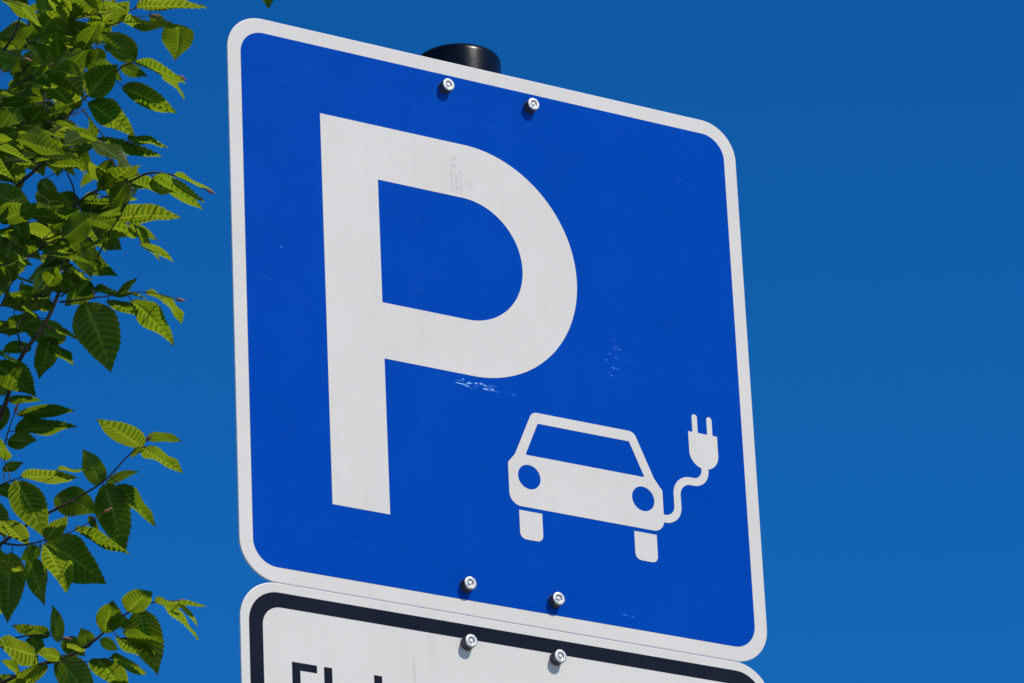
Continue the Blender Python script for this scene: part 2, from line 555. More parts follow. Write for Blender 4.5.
def glyph(ch, x, zb):
    """strokes of one letter starting at x with its baseline at zb; returns strokes, advance"""
    h = SW / 2
    S = []
    r = 15.2 - h

    def bowl(cx, top=XH - h, bot=h, w=r, a=(0, 360)):
        rz = w
        up = [(cx + w * math.cos(R(t)), zb + top - rz + rz * math.sin(R(t))) for t in range(0, 181, 15)]
        dn = [(cx + w * math.cos(R(t)), zb + bot + rz + rz * math.sin(R(t))) for t in range(180, 361, 15)]
        return up, dn
    if ch == 'E':
        S = [([(x + h, zb), (x + h, zb + CH)], SW), ([(x, zb + CH - 3.9), (x + 27, zb + CH - 3.9)], 7.8),
             ([(x, zb + CH * .52), (x + 24, zb + CH * .52)], 7.8), ([(x, zb + 3.9), (x + 27, zb + 3.9)], 7.8)]
        return S, 34.6
    if ch == 'l':
        S = [([(x + h, zb + CH)] + [(x + h, zb + 12)] + [(x + h + 7.5 + 7.5 * math.cos(R(t)), zb + 12 + 7.6 * math.sin(R(t))) for t in range(195, 271, 15)] + [(x + 14, zb + h)], SW)]
        return S, 18.5
    if ch == 'k':
        S = [([(x + h, zb), (x + h, zb + CH)], SW), ([(x + h, zb + 16), (x + 25, zb + XH)], SW), ([(x + 12, zb + 23), (x + 26, zb)], SW)]
        return S, 32.5
    if ch == 'e':
        cx = x + 15.2
        up, dn = bowl(cx)
        S = [([(x + h, zb + 24)] + up[::-1][1:-1] + [(x + 30.4 - h, zb + XH - h - r), (x + 30.4 - h, zb + 22)], SW),
             ([(x + h, zb + 24)] + dn[:-3], SW), ([(x + 5, zb + 24), (x + 30.4, zb + 24)], 7.4)]
        return S, 36.0
    if ch in 'oga':
        cx = x + 15.2
        up, dn = bowl(cx)
        S = [(up + dn + [up[0]], SW)]
        if ch != 'o':
            S.append(([(x + 30.4 - h, zb if ch == 'a' else zb - 6), (x + 30.4 - h, zb + XH)], SW))
        if ch == 'g':
            S.append(([(x + 30.4 - h, zb - 5), (x + 22, zb - 13.5), (x + 3, zb - 13.5)], SW))
        return S, 36.5
    if ch == 't':
        S = [([(x + 7, zb + CH - 4), (x + 7, zb + 12), (x + 10, zb + 6), (x + 19, zb + h)], SW), ([(x - 1, zb + XH - 4), (x + 18, zb + XH - 4)], 7.4)]
        return S, 23.5
    if ch == 'f':
        S = [([(x + 7, zb), (x + 7, zb + CH - 12), (x + 11, zb + CH - 6), (x + 19, zb + CH - h)], SW), ([(x - 1, zb + XH - 4), (x + 18, zb + XH - 4)], 7.4)]
        return S, 23.0
    if ch == 'r':
        S = [([(x + h, zb), (x + h, zb + XH)], SW), ([(x + h, zb + 28), (x + 10, zb + 37), (x + 22, zb + XH - h)], SW)]
        return S, 25.0
    if ch == 'h':
        S = [([(x + h, zb), (x + h, zb + CH)], SW), ([(x + h, zb + 26), (x + 8, zb + 35), (x + 15, zb + XH - h), (x + 22, zb + 37), (x + 26, zb + 29), (x + 26, zb)], SW)]
        return S, 37.0
    if ch == 'u':
        S = [([(x + 26, zb), (x + 26, zb + XH)], SW), ([(x + 26, zb + 19), (x + 22, zb + 9), (x + 15, zb + h), (x + 8, zb + 8), (x + h, zb + 16), (x + h, zb + XH)], SW)]
        return S, 37.0
    if ch == 'z':
        S = [([(x, zb + XH - 3.8), (x + 25, zb + XH - 3.8)], 7.6), ([(x, zb + 3.8), (x + 25, zb + 3.8)], 7.6), ([(x + 4, zb + 6), (x + 21, zb + XH - 6)], SW)]
        return S, 30.0
    return [], 20


word, x, zb = [], 53.2, -678.0 - CH
for ch in 'Elektrofahrzeuge':
    s, adv = glyph(ch, x, zb)
    word += s
    x += adv * (.93 if x > 150 else 1)
strokes_mesh('lettering', word, .20, M_BLACK, low, .02)
fp = []
z = -652.5
while z > -700:
    l = rp.uniform(1, 2.4)
    fp.append(([(187 - rp.uniform(.3, 1.3), z), (187 + rp.uniform(.3, 1.5), z - rp.uniform(-.3, .6))], rp.uniform(.45, .8)))
    if rp.random() < .5:
        fp.append(([(187 + rp.choice((-1, 1)) * 1.1, z), (187 + rp.choice((-1, 1)) * 1.1, z - l)], .5))
    z -= l
strokes_mesh('fine_print', fp, .26, M_PRINT, low, .006)
for x, z, t in ((246.9, -630.2, .9), (347.7, -630.4, .1), (247.5, -900, .4), (348, -900, 1.2)):
    bolt(x, z, low, t)
clamp(-630.3, low)
clamp(-900, low)


# ------------------------------------------------------------------ hornbeam tree
def leaf_material():
    m = bpy.data.materials.new('hornbeam_leaf')
    m.use_nodes = True
    nt = m.node_tree
    b = nt.nodes['Principled BSDF']
    out = nt.nodes['Material Output']
    av = N(nt, 'ShaderNodeAttribute', attribute_name='leaf_tone')
    rb = N(nt, 'ShaderNodeAttribute', attribute_name='vein')
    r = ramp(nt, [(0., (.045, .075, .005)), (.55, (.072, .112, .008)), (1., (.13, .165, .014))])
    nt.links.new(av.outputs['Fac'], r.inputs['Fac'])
    mx = N(nt, 'ShaderNodeMix', data_type='RGBA')
    mx.inputs[7].default_value = (.05, .085, .010, 1)
    pos = N(nt, 'ShaderNodeMath', operation='MAXIMUM'); pos.inputs[1].default_value = 0
    nt.links.new(rb.outputs['Fac'], pos.inputs[0])
    neg = N(nt, 'ShaderNodeMath', operation='MULTIPLY'); neg.inputs[1].default_value = -1
    neg.use_clamp = True
    nt.links.new(rb.outputs['Fac'], neg.inputs[0])
    nt.links.new(pos.outputs[0], mx.inputs[0])
    nt.links.new(r.outputs['Color'], mx.inputs[6])
    mid = N(nt, 'ShaderNodeMix', data_type='RGBA')
    mid.inputs[7].default_value = (.26, .30, .10, 1)
    nt.links.new(neg.outputs[0], mid.inputs[0])
    nt.links.new(mx.outputs[2], mid.inputs[6])
    nt.links.new(mid.outputs[2], b.inputs['Base Color'])
    b.inputs['Roughness'].default_value = .40
    b.inputs['Specular IOR Level'].default_value = .40
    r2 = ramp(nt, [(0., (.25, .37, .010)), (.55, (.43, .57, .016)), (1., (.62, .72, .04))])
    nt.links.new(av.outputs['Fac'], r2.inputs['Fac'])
    mx2 = N(nt, 'ShaderNodeMix', data_type='RGBA')
    mx2.inputs[7].default_value = (.13, .23, .008, 1)
    nt.links.new(pos.outputs[0], mx2.inputs[0])
    nt.links.new(r2.outputs['Color'], mx2.inputs[6])
    tr = N(nt, 'ShaderNodeBsdfTranslucent')
    nt.links.new(mx2.outputs[2], tr.inputs['Color'])
    ms = N(nt, 'ShaderNodeMixShader')
    ms.inputs[0].default_value = .57
    nt.links.new(b.outputs[0], ms.inputs[1])
    nt.links.new(tr.outputs[0], ms.inputs[2])
    nt.links.new(ms.outputs[0], out.inputs['Surface'])
    return m


M_LEAF = leaf_material()
M_BARK = simple('grey_bark', (.12, .105, .085), .85, 0, .4, 22., .006)
M_TWIG = simple('brown_twig_bark', (.045, .030, .020), .7, 0, .4, 160., .0006)
M_BUD = simple('pink_brown_bud', (.30, .13, .07), .55, 0, .3, 200.)


def leaf_template(n, cols=(0, .03, .09, .4, .72, 1.), serr=.035):
    """one pleated leaf along +x, unit length, returns verts (u, v, pleat height, |t|), faces, vein mask"""
    V, Fc, vein = [], [], []
    rows = 2 * n

    def wid(s):
        s = min(max(s, 0), 1)
        return .53 * (math.sin(math.pi * s ** .74) ** .80) * (1 - .16 * s) * (1 - .42 * max(0, s - .72) / .28)
    grid = {}
    for k in range(rows + 1):
        s = k / rows
        um = s - .17 * math.sin(math.pi * s) * (1 - .3 * s)
        ridge = (k % 2 == 0)
        for side in (-1, 1):
            for ci, t in enumerate(cols):
                if ci == 0 and side == 1:
                    grid[(k, 1, 0)] = grid[(k, -1, 0)]
                    continue
                w = wid(s)
                tt = t
                uu = um + (s - um) * t ** 1.25
                if ci == len(cols) - 1:
                    if ridge:
                        uu += .012
                        tt = t * (1 + serr * .5)
                    else:
                        tt = t * (1 - serr)
                hgt = (1 if ridge else -1) * {0: 0, .03: .03, .09: .18, 1: .12}.get(t, .5)
                if k in (0, rows):
                    hgt = 0
                V.append((min(uu, 1.03), side * tt * w, hgt, t))
                vein.append(-.8 if t <= .03 else (1. if (ridge and t < 1) else (.35 if ridge else 0.)))
                grid[(k, side, ci)] = len(V) - 1
    for k in range(rows):
        for side in (-1, 1):
            for ci in range(len(cols) - 1):
                q = (grid[(k, side, ci)], grid[(k + 1, side, ci)], grid[(k + 1, side, ci + 1)], grid[(k, side, ci + 1)])
                if side == 1:
                    q = q[::-1]
                Fc.append(q)
    return np.array(V, float), np.array(Fc, int), np.array(vein)


HI = leaf_template(12)
HI_SET = [HI, leaf_template(14, serr=.05), leaf_template(10, serr=.045), leaf_template(13, serr=.03)]
MID = leaf_template(6, (0, .55, 1.))
LO = leaf_template(2, (0, 1.), 0)


class Leaves:
    def __init__(self):
        self.V, self.F, self.T, self.Ve, self.n = [], [], [], [], 0

    def add(self, base, tip, width_dir, width, tone, tmpl=HI, fold=.25, bend=.12, pleat=.035, twist=0.):
        """base, tip world points; width_dir unit vector across the blade; width metres (full)"""
        V, Fc, ve = HI_SET[self.n % 4] if tmpl is HI else tmpl
        wv = math.sin(self.n * 1.7) * .10; ws = math.cos(self.n * .9) * .10      # every blade waves and skews its own way
        b = np.array(base); a = np.array(tip) - b
        L = np.linalg.norm(a); ax = a / L
        wd = np.array(width_dir, float); wd -= ax * wd.dot(ax); wd /= np.linalg.norm(wd)
        nr = np.cross(ax, wd)
        if nr[2] < 0:
            nr = -nr; wd = -wd
        u, v, h, t = V[:, 0], V[:, 1], V[:, 2], V[:, 3]
        # cup along the blade, fold at the midrib, pleats between the veins
        z = -bend * L * (u ** 2 - .25 * u) + fold * np.abs(v) * width * (1 - .55 * np.abs(v)) + pleat * h * L * .55 + wv * L * np.abs(v) * np.sin(u * 9 + self.n % 7 + np.sign(v))
        th = twist * u
        vv = v * width * (1 + ws * np.sign(v)) + .05 * width * math.sin(self.n * 2.3) * np.sin(u * 3.1)
        P = b + np.outer(u * L, ax) + np.outer(vv * np.cos(th), wd) + np.outer(z + vv * np.sin(th), nr)
        self.V.append(P); self.F.append(Fc + self.n); self.n += len(P)
        self.T.append(np.full(len(P), tone)); self.Ve.append(ve)

    def build(self, parent, name='foliage'):
        if not self.V:
            return
        off = np.array(parent_origin(parent))
        V = np.concatenate(self.V) - off
        Fc = np.concatenate(self.F)
        me = bpy.data.meshes.new(name)
        me.vertices.add(len(V)); me.vertices.foreach_set('co', V.ravel())
        me.loops.add(Fc.size); me.loops.foreach_set('vertex_index', Fc.ravel().astype(np.int32))
        me.polygons.add(len(Fc))
        me.polygons.foreach_set('loop_start', np.arange(0, Fc.size, 4, dtype=np.int32))
        me.polygons.foreach_set('loop_total', np.full(len(Fc), 4, np.int32))
        me.update(calc_edges=True)
        me.validate()
        a = me.attributes.new('leaf_tone', 'FLOAT', 'POINT'); a.data.foreach_set('value', np.concatenate(self.T).astype(np.float32))
        a = me.attributes.new('vein', 'FLOAT', 'POINT'); a.data.foreach_set('value', np.concatenate(self.Ve).astype(np.float32))
        return link(name, me, M_LEAF, parent)


class Tubes:
    def __init__(self):
        self.V, self.F, self.mi = [], [], []

    def add(self, pts, radii, seg=7, smooth=True, mi=0):
        P = [Vector(p) for p in pts]
        if smooth and len(P) > 2:      # Catmull-Rom
            Q, Rr = [], []
            for i in range(len(P) - 1):
                p0, p1, p2, p3 = P[max(i - 1, 0)], P[i], P[i + 1], P[min(i + 2, len(P) - 1)]
                for k in range(5):
                    t = k / 5
                    Q.append(.5 * ((2 * p1) + (p2 - p0) * t + (2 * p0 - 5 * p1 + 4 * p2 - p3) * t * t + (3 * p1 - p0 - 3 * p2 + p3) * t ** 3))
                    Rr.append(radii[i] * (1 - t) + radii[i + 1] * t)
            Q.append(P[-1]); Rr.append(radii[-1])
            P, radii = Q, Rr
        ref = Vector((.3, .2, 1)).normalized()
        b = len(self.V)
        for i, p in enumerate(P):
            d = (P[min(i + 1, len(P) - 1)] - P[max(i - 1, 0)]).normalized()
            u = d.cross(ref)
            if u.length < .05:
                u = d.cross(Vector((1, 0, 0)))
            u.normalize(); w = d.cross(u)
            for k in range(seg):
                a = 2 * math.pi * k / seg
                self.V.append(p + (u * math.cos(a) + w * math.sin(a)) * radii[i])
        for i in range(len(P) - 1):
            for k in range(seg):
                j = (k + 1) % seg
                self.F.append((b + i * seg + k, b + i * seg + j, b + (i + 1) * seg + j, b + (i + 1) * seg + k)); self.mi.append(mi)
        self.F.append(tuple(b + k for k in range(seg))[::-1]); self.mi.append(mi)
        self.F.append(tuple(b + (len(P) - 1) * seg + k for k in range(seg))); self.mi.append(mi)
        return P

    def build(self, name, mats, parent):
        return part(name, self.V, self.F, mats, parent, smooth=True, mi=self.mi)


X_AX, Y_AX, Z_AX = (CAM_ROT @ Vector(v) for v in ((1, 0, 0), (0, 1, 0), (0, 0, 1)))
UP = Vector((0, 0, 1))
DEP = {'upper': 5.95, 'middle': 5.85, 'lower': 5.72, 'bottom': 5.66}

# twigs traced from the photograph (pixel x, pixel y, extra depth m), thick end first
TWIGS = {
    'upper': [
        ([(-60, 250, .1), (-8, 206, .06), (2, 200, .05), (20, 183, .03), (42, 162, 0), (50, 130, 0), (45, 108, 0), (46, 85, 0), (60, 62, -.02), (78, 45, -.02), (96, 28, -.03), (135, 8, -.05)], 2.6),
        ([(50, 140, 0), (66, 118, -.01), (88, 95, -.02), (112, 74, -.03), (135, 62, -.04), (160, 68, -.05), (178, 76, -.06)], 1.6),
        ([(42, 162, 0), (75, 152, -.02), (95, 144, -.03), (130, 138, -.05)], 1.3),
        ([(-60, 70, .12), (-5, 55, .08), (8, 44, .06), (18, 24, .05), (30, -20, .05)], 2.4),
        ([(-10, 44, .06), (10, 52, .05), (24, 58, .04)], 1.6),
        ([(96, 28, -.03), (118, 18, -.03), (150, 16, -.04)], 1.0),
    ],
    'middle': [
        ([(-50, 560, .08), (-14, 450, .04), (5, 405, .02), (14, 375, .01), (23, 354, 0), (44, 325, 0), (56, 300, 0), (66, 270, 0), (72, 240, 0), (74, 215, 0), (79, 202, -.01), (98, 190, -.02), (128, 182, -.03), (150, 173, -.05), (176, 176, -.06), (207, 190, -.08)], 3.0),
        ([(60, 302, 0), (80, 300, -.01), (100, 297, -.02), (145, 292, -.04), (176, 299, -.05)], 1.3),
        ([(74, 215, 0), (74, 190, .02), (66, 165, .03), (80, 140, .03)], 1.4),
        ([(72, 240, 0), (100, 228, -.01), (128, 222, -.03), (150, 214, -.04)], 1.1),
        ([(23, 354, 0), (18, 335, .02), (14, 312, .03), (20, 290, .04)], 1.4),
        ([(-14, 470, .04), (2, 452, .02), (8, 432, 0), (15, 412, -.01)], 1.4),
    ],
    'lower': [
        ([(-60, 590, .06), (2, 543, .02), (32, 522, .01), (58, 508, 0), (82, 495, 0), (105, 480, -.01), (128, 456, -.02), (146, 441, -.03)], 2.1),
        ([(2, 543, .02), (22, 545, 0), (45, 540, -.02), (75, 530, -.03), (103, 513, -.03)], 1.3),
        ([(-40, 500, .04), (-5, 487, .02), (20, 478, 0), (44, 474, -.02)], 1.3),
    ],
    'bottom': [
        ([(-60, 715, .05), (0, 684, .02), (20, 674, .01), (38, 665, 0), (73, 654, 0), (95, 640, -.01), (108, 628, -.01), (120, 618, -.02), (135, 609, -.03), (155, 602, -.04), (178, 601, -.05)], 2.3),
        ([(-50, 650, .05), (0, 641, .03), (35, 635, .02), (62, 638, .01)], 1.4),
        ([(38, 665, 0), (60, 662, 0), (85, 662, -.02), (110, 658, -.03)], 1.1),
    ],
}
# leaves: branch, base, tip, apparent width (px), tone (0 in shade .. 1 in sun), partly put into the blade colour
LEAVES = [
    ('upper', (122, 88), (179, 111), 21, .6), ('upper', (88, 96), (119, 63), 31, .7), ('upper', (75, 110), (39, 72), 21, .6),
    ('upper', (88, 102), (137, 135), 24, .6), ('upper', (95, 28), (130, 0), 29, .7), ('upper', (136, 7), (208, 5), 12, .8),
    ('upper', (118, 20), (182, 27), 10, .8), ('upper', (178, 24), (175, 60), 32, .3), ('upper', (72, 42), (24, 40), 17, .8),
    ('upper', (135, 62), (100, 30), 26, .15), ('upper', (105, 50), (138, 60), 10, .6), ('upper', (158, 66), (187, 97), 6, .6),
    ('upper', (136, 64), (188, 78), 7, .6), ('upper', (95, 141), (163, 154), 12, .6), ('upper', (40, 52), (11, 75), 20, .2),
    ('upper', (-12, 50), (14, 60), 17, .8), ('upper', (47, 20), (40, -14), 17, .7), ('upper', (32, 104), (8, 150), 27, .5),
    ('upper', (62, 112), (44, 142), 18, .5), ('upper', (95, 143), (128, 158), 14, .3), ('upper', (88, 45), (66, 70), 24, .15),
    ('upper', (60, 62), (30, 88), 22, .1), ('upper', (100, 48), (92, 78), 20, .1), ('upper', (20, 60), (26, 100), 22, .1),
    ('upper', (46, 100), (56, 70), 20, .2), ('upper', (150, 16), (168, 26), 12, .3), ('upper', (120, 66), (148, 76), 13, .15),
    ('upper', (60, 20), (75, -8), 20, .1), ('upper', (22, 15), (8, -18), 20, .1), ('upper', (75, 8), (92, -12), 14, .9),
    ('upper', (150, 6), (196, -6), 12, .7), ('upper', (30, 150), (66, 142), 14, .4), ('upper', (50, 115), (12, 112), 16, .2),
    ('upper', (95, 62), (124, 80), 13, .2), ('upper', (12, 112), (-8, 140), 24, .1), ('upper', (60, 140), (92, 130), 14, .1),
    ('upper', (128, 140), (170, 145), 9, .5), ('upper', (92, 140), (78, 158), 12, .5),
    ('middle', (152, 178), (205, 207), 14, .4), ('middle', (117, 219), (182, 213), 20, .6), ('middle', (88, 222), (143, 232), 22, .6),
    ('middle', (135, 226), (160, 262), 9, .3), ('middle', (140, 244), (174, 262), 9, .6), ('middle', (63, 240), (22, 228), 18, .6),
    ('middle', (95, 291), (148, 293), 10, .4), ('middle', (146, 294), (176, 299), 7, .4), ('middle', (90, 280), (66, 305), 28, .1),
    ('middle', (14, 226), (4, 292), 30, .1), ('middle', (84, 302), (112, 371), 44, .5), ('middle', (130, 300), (177, 342), 19, .5),
    ('middle', (108, 300), (140, 316), 10, .5), ('middle', (66, 340), (20, 326), 26, .15), ('middle', (50, 338), (38, 378), 24, .2),
    ('middle', (54, 344), (73, 366), 10, .4), ('middle', (-6, 362), (36, 397), 30, .5), ('middle', (16, 414), (75, 411), 10, .2),
    ('middle', (15, 432), (77, 424), 15, .4), ('middle', (8, 440), (37, 440), 18, .2), ('middle', (57, 332), (83, 338), 7, .6),
    ('middle', (160, 176), (207, 200), 8, .5), ('middle', (176, 176), (212, 190), 4, .8), ('middle', (128, 183), (176, 192), 14, .4),
    ('middle', (100, 190), (140, 160), 18, .5), ('middle', (110, 186), (90, 158), 20, .6), ('middle', (80, 202), (36, 205), 18, .1),
    ('middle', (70, 250), (106, 262), 18, .1), ('middle', (100, 230), (122, 250), 22, .1), ('middle', (72, 245), (42, 268), 20, .1),
    ('middle', (80, 262), (118, 275), 16, .2), ('middle', (60, 262), (30, 280), 20, .2), ('middle', (78, 205), (116, 206), 14, .2),
    ('middle', (50, 300), (10, 302), 20, .5), ('middle', (40, 318), (4, 330), 20, .3), ('middle', (120, 295), (136, 275), 10, .5),
    ('middle', (20, 290), (48, 300), 16, .6), ('middle', (74, 222), (96, 240), 15, .3), ('middle', (30, 345), (2, 352), 14, .4),
    ('middle', (6, 405), (-12, 440), 20, .3), ('middle', (162, 296), (184, 322), 6, .6), ('middle', (40, 180), (60, 200), 18, .1),
    ('middle', (128, 224), (158, 240), 10, .3), ('middle', (8, 400), (42, 398), 10, .2), ('middle', (5, 395), (2, 360), 16, .3),
    ('lower', (142, 447), (97, 417), 22, .7), ('lower', (146, 437), (182, 440), 10, .2), ('lower', (142, 448), (184, 471), 14, .6),
    ('lower', (102, 484), (82, 449), 23, .25), ('lower', (106, 483), (138, 470), 9, .2), ('lower', (104, 484), (129, 553), 38, .1),
    ('lower', (118, 484), (156, 526), 15, .1), ('lower', (55, 496), (99, 513), 30, .2), ('lower', (15, 480), (47, 538), 33, .8),
    ('lower', (22, 477), (78, 475), 12, .8), ('lower', (58, 470), (98, 468), 4, .7), ('lower', (46, 542), (108, 583), 42, .05),
    ('lower', (75, 528), (131, 553), 12, .1), ('lower', (0, 520), (29, 545), 20, .9), ('lower', (-12, 556), (24, 571), 18, .9),
    ('lower', (12, 552), (8, 622), 36, .05), ('lower', (28, 556), (46, 606), 22, .1), ('lower', (46, 540), (68, 516), 18, .8),
    ('lower', (45, 545), (70, 590), 14, .7), ('lower', (2, 470), (24, 462), 10, .3), ('lower', (-5, 488), (24, 497), 14, .3),
    ('lower', (40, 548), (20, 560), 16, .2), ('lower', (88, 516), (100, 530), 8, .2), ('lower', (-10, 500), (6, 540), 20, .1),
    ('lower', (145, 446), (130, 458), 8, .4), ('lower', (42, 556), (48, 584), 5, .1), ('lower', (4, 460), (-6, 430), 14, .4),
    ('bottom', (104, 633), (114, 597), 27, .6), ('bottom', (128, 612), (153, 588), 24, .6), ('bottom', (155, 602), (207, 606), 10, .6),
    ('bottom', (160, 603), (201, 638), 6, .7), ('bottom', (178, 603), (199, 625), 4, .8), ('bottom', (138, 609), (158, 675), 34, .35),
    ('bottom', (122, 632), (166, 642), 10, .1), ('bottom', (118, 637), (161, 665), 15, .4), ('bottom', (96, 658), (126, 692), 27, .5),
    ('bottom', (112, 658), (148, 672), 11, .6), ('bottom', (38, 656), (-8, 642), 26, .8), ('bottom', (62, 658), (38, 652), 13, .8),
    ('bottom', (58, 656), (96, 702), 33, .1), ('bottom', (45, 665), (16, 692), 16, .7), ('bottom', (84, 652), (67, 643), 7, .9),
    ('bottom', (88, 648), (80, 627), 18, .1), ('bottom', (50, 636), (11, 624), 15, .05), ('bottom', (60, 642), (53, 605), 14, .05),
    ('bottom', (62, 640), (85, 655), 18, .05), ('bottom', (122, 616), (128, 632), 10, .3), ('bottom', (20, 676), (-10, 690), 16, .4),
    ('bottom', (100, 640), (120, 650), 12, .2), ('bottom', (30, 636), (44, 655), 18, .05), ('bottom', (20, 672), (2, 660), 12, .5),
]


def inside(px, py, poly):
    r = False
    n = len(poly)
    for i in range(n):
        x0, y0 = poly[i - 1]; x1, y1 = poly[i]
        if (y0 > py) != (y1 > py) and px < (x1 - x0) * (py - y0) / (y1 - y0) + x0:
            r = not r
    return r


def pix(p):
    c = CAM_ROT.transposed() @ (Vector(p) - CAM_POS)
    return W / 2 + F_PX * c.x / -c.z, H / 2 - F_PX * c.y / -c.z


trunk_base = at(-1500, 341, 6.7)
trunk_base.z = 0
tree = empty('hornbeam_tree', trunk_base)
tag(tree, 'leafy hornbeam with pleated bright green leaves reaching in from the left beside the blue sign', 'tree')
tk = Tubes()
T_PTS = [trunk_base + Vector(v) for v in ((0, 0, -.1), (.02, .01, .35), (.03, -.02, 1.5), (-.03, .03, 2.7), (.04, .05, 4.0), (-.02, 0, 5.4), (.05, -.03, 7.0), (0, 0, 8.6))]
tk.add(T_PTS, [.19, .145, .125, .11, .09, .065, .038, .01], 20)
tk.build('trunk', M_BARK, tree)


def trunk_at(z):
    for a, b in zip(T_PTS[:-1], T_PTS[1:]):
        if a.z <= z <= b.z:
            return a.lerp(b, (z - a.z) / (b.z - a.z))
    return T_PTS[-1]


SUN = Vector((.24, -.69, .69)).normalized()


def oriented(px0, px1, w, d0, tone=.5, rnd=random):
    """3-D base, tip and width direction of a leaf with that outline seen from the path in front.
    Several real leaves have the same outline; bright ones are turned so that the sun shines through them."""
    a = Vector((px1[0] - px0[0], -(px1[1] - px0[1])))
    l2 = a.length
    mpp = d0 / F_PX
    base = at(px0[0], px0[1], d0)
    best = None
    for ratio in (.50, .56, .62):
        for lf in (1.03, 1.12, 1.25, 1.4):
            L = max(l2 * lf, w / ratio)
            if L > max(66, l2 * 1.05):
                continue
            for sd in (-1, 1):
                tip = at(px1[0], px1[1], d0 + sd * math.sqrt(max(0, L * L - l2 * l2)) * mpp)
                ax = (tip - base).normalized()
                view = (base - CAM_POS).normalized()
                e1 = view.cross(ax).normalized()
                e2 = ax.cross(e1)
                Wd = L * ratio
                c = min(1, w / Wd)
                s = math.sqrt(1 - c * c)
                for sg in (1, -1):
                    wdir = e1 * c + e2 * s * sg
                    n = ax.cross(wdir).normalized()
                    through = -(n.dot(SUN)) * (1 if n.dot(-view) > 0 else -1)
                    score = through if tone >= .4 else -abs(through - .1)
                    score += rnd.uniform(0, .12) - .25 * abs(lf - 1.1) + .15 * abs(n.z)
                    if best is None or score > best[0]:
                        best = (score, tip, wdir, Wd * mpp)
    if best is None:
        tip = at(px1[0], px1[1], d0)
        ax = (tip - base).normalized()
        return base, tip, (base - CAM_POS).cross(ax).normalized(), w * mpp
    return base, best[1], best[2], best[3]


MASK = [(-60, -60), (190, -60), (140, 0), (128, 20), (110, 45), (96, 70), (92, 100), (96, 125), (112, 145), (135, 165), (150, 185),
        (135, 205), (128, 235), (105, 255), (95, 275), (80, 290), (62, 300), (46, 318), (20, 345), (8, 370), (-8, 400), (-12, 460), (-8, 480), (2, 500), (6, 560),
        (14, 600), (10, 625), (6, 650), (24, 690), (-60, 720)]


def spray(tubes, leaves, start, direction, length, nl, leaf_len, tmpl, rnd, mask=None, tone=None, r0=.0011):
    """a hornbeam spray: a thin twig with leaves left and right, all lying in about one plane"""
    d = direction.normalized()
    pts = [start.copy()]
    p = start.copy()
    k = 5
    for i in range(k):
        d = (d + Vector((rnd.gauss(0, .12), rnd.gauss(0, .12), rnd.gauss(-.02, .08)))).normalized()
        p = p + d * (length / k)
        pts.append(p.copy())
    if mask:
        keep = [q for q in pts if inside(*pix(q), mask)]
        if len(keep) < 3:
            return
        pts = keep
    tubes.add(pts, [r0 * (1 - .6 * i / (len(pts) - 1)) for i in range(len(pts))], 5, smooth=False)
    nrm = (UP + Vector((rnd.gauss(0, .30), rnd.gauss(0, .30), 0))).normalized()
    for i in range(nl):
        t = (i + .6) / nl * (len(pts) - 1)
        j = min(int(t), len(pts) - 2)
        b = pts[j].lerp(pts[j + 1], t - j)
        ax = (pts[j + 1] - pts[j]).normalized()
        side = ax.cross(nrm).normalized() * (1 if i % 2 else -1)
        if i == nl - 1:
            dl = (ax + side * .2)
        else:
            dl = (ax * .55 + side * .85)
        dl = (dl + Vector((0, 0, rnd.gauss(-.22, .22)))).normalized()
        L = leaf_len * rnd.uniform(.72, 1.15)
        tip = b + dl * L
        if mask:
            if not (inside(*pix(tip), mask) and inside(*pix(b + dl * L * .5), mask)):
                continue
            mx_, my_ = pix(b + dl * L * .6)
            if any(math.hypot(mx_ - gx, my_ - gy) < gr * .8 for gx, gy, gr in GAPS):
                continue
        wd = nrm.cross(dl) + nrm * rnd.gauss(0, .35)
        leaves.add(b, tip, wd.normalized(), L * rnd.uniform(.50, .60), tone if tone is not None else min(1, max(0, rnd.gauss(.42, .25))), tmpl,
                   fold=rnd.uniform(.1, .45), bend=rnd.uniform(0, .22), pleat=rnd.uniform(.06, .11), twist=rnd.gauss(0, .25))


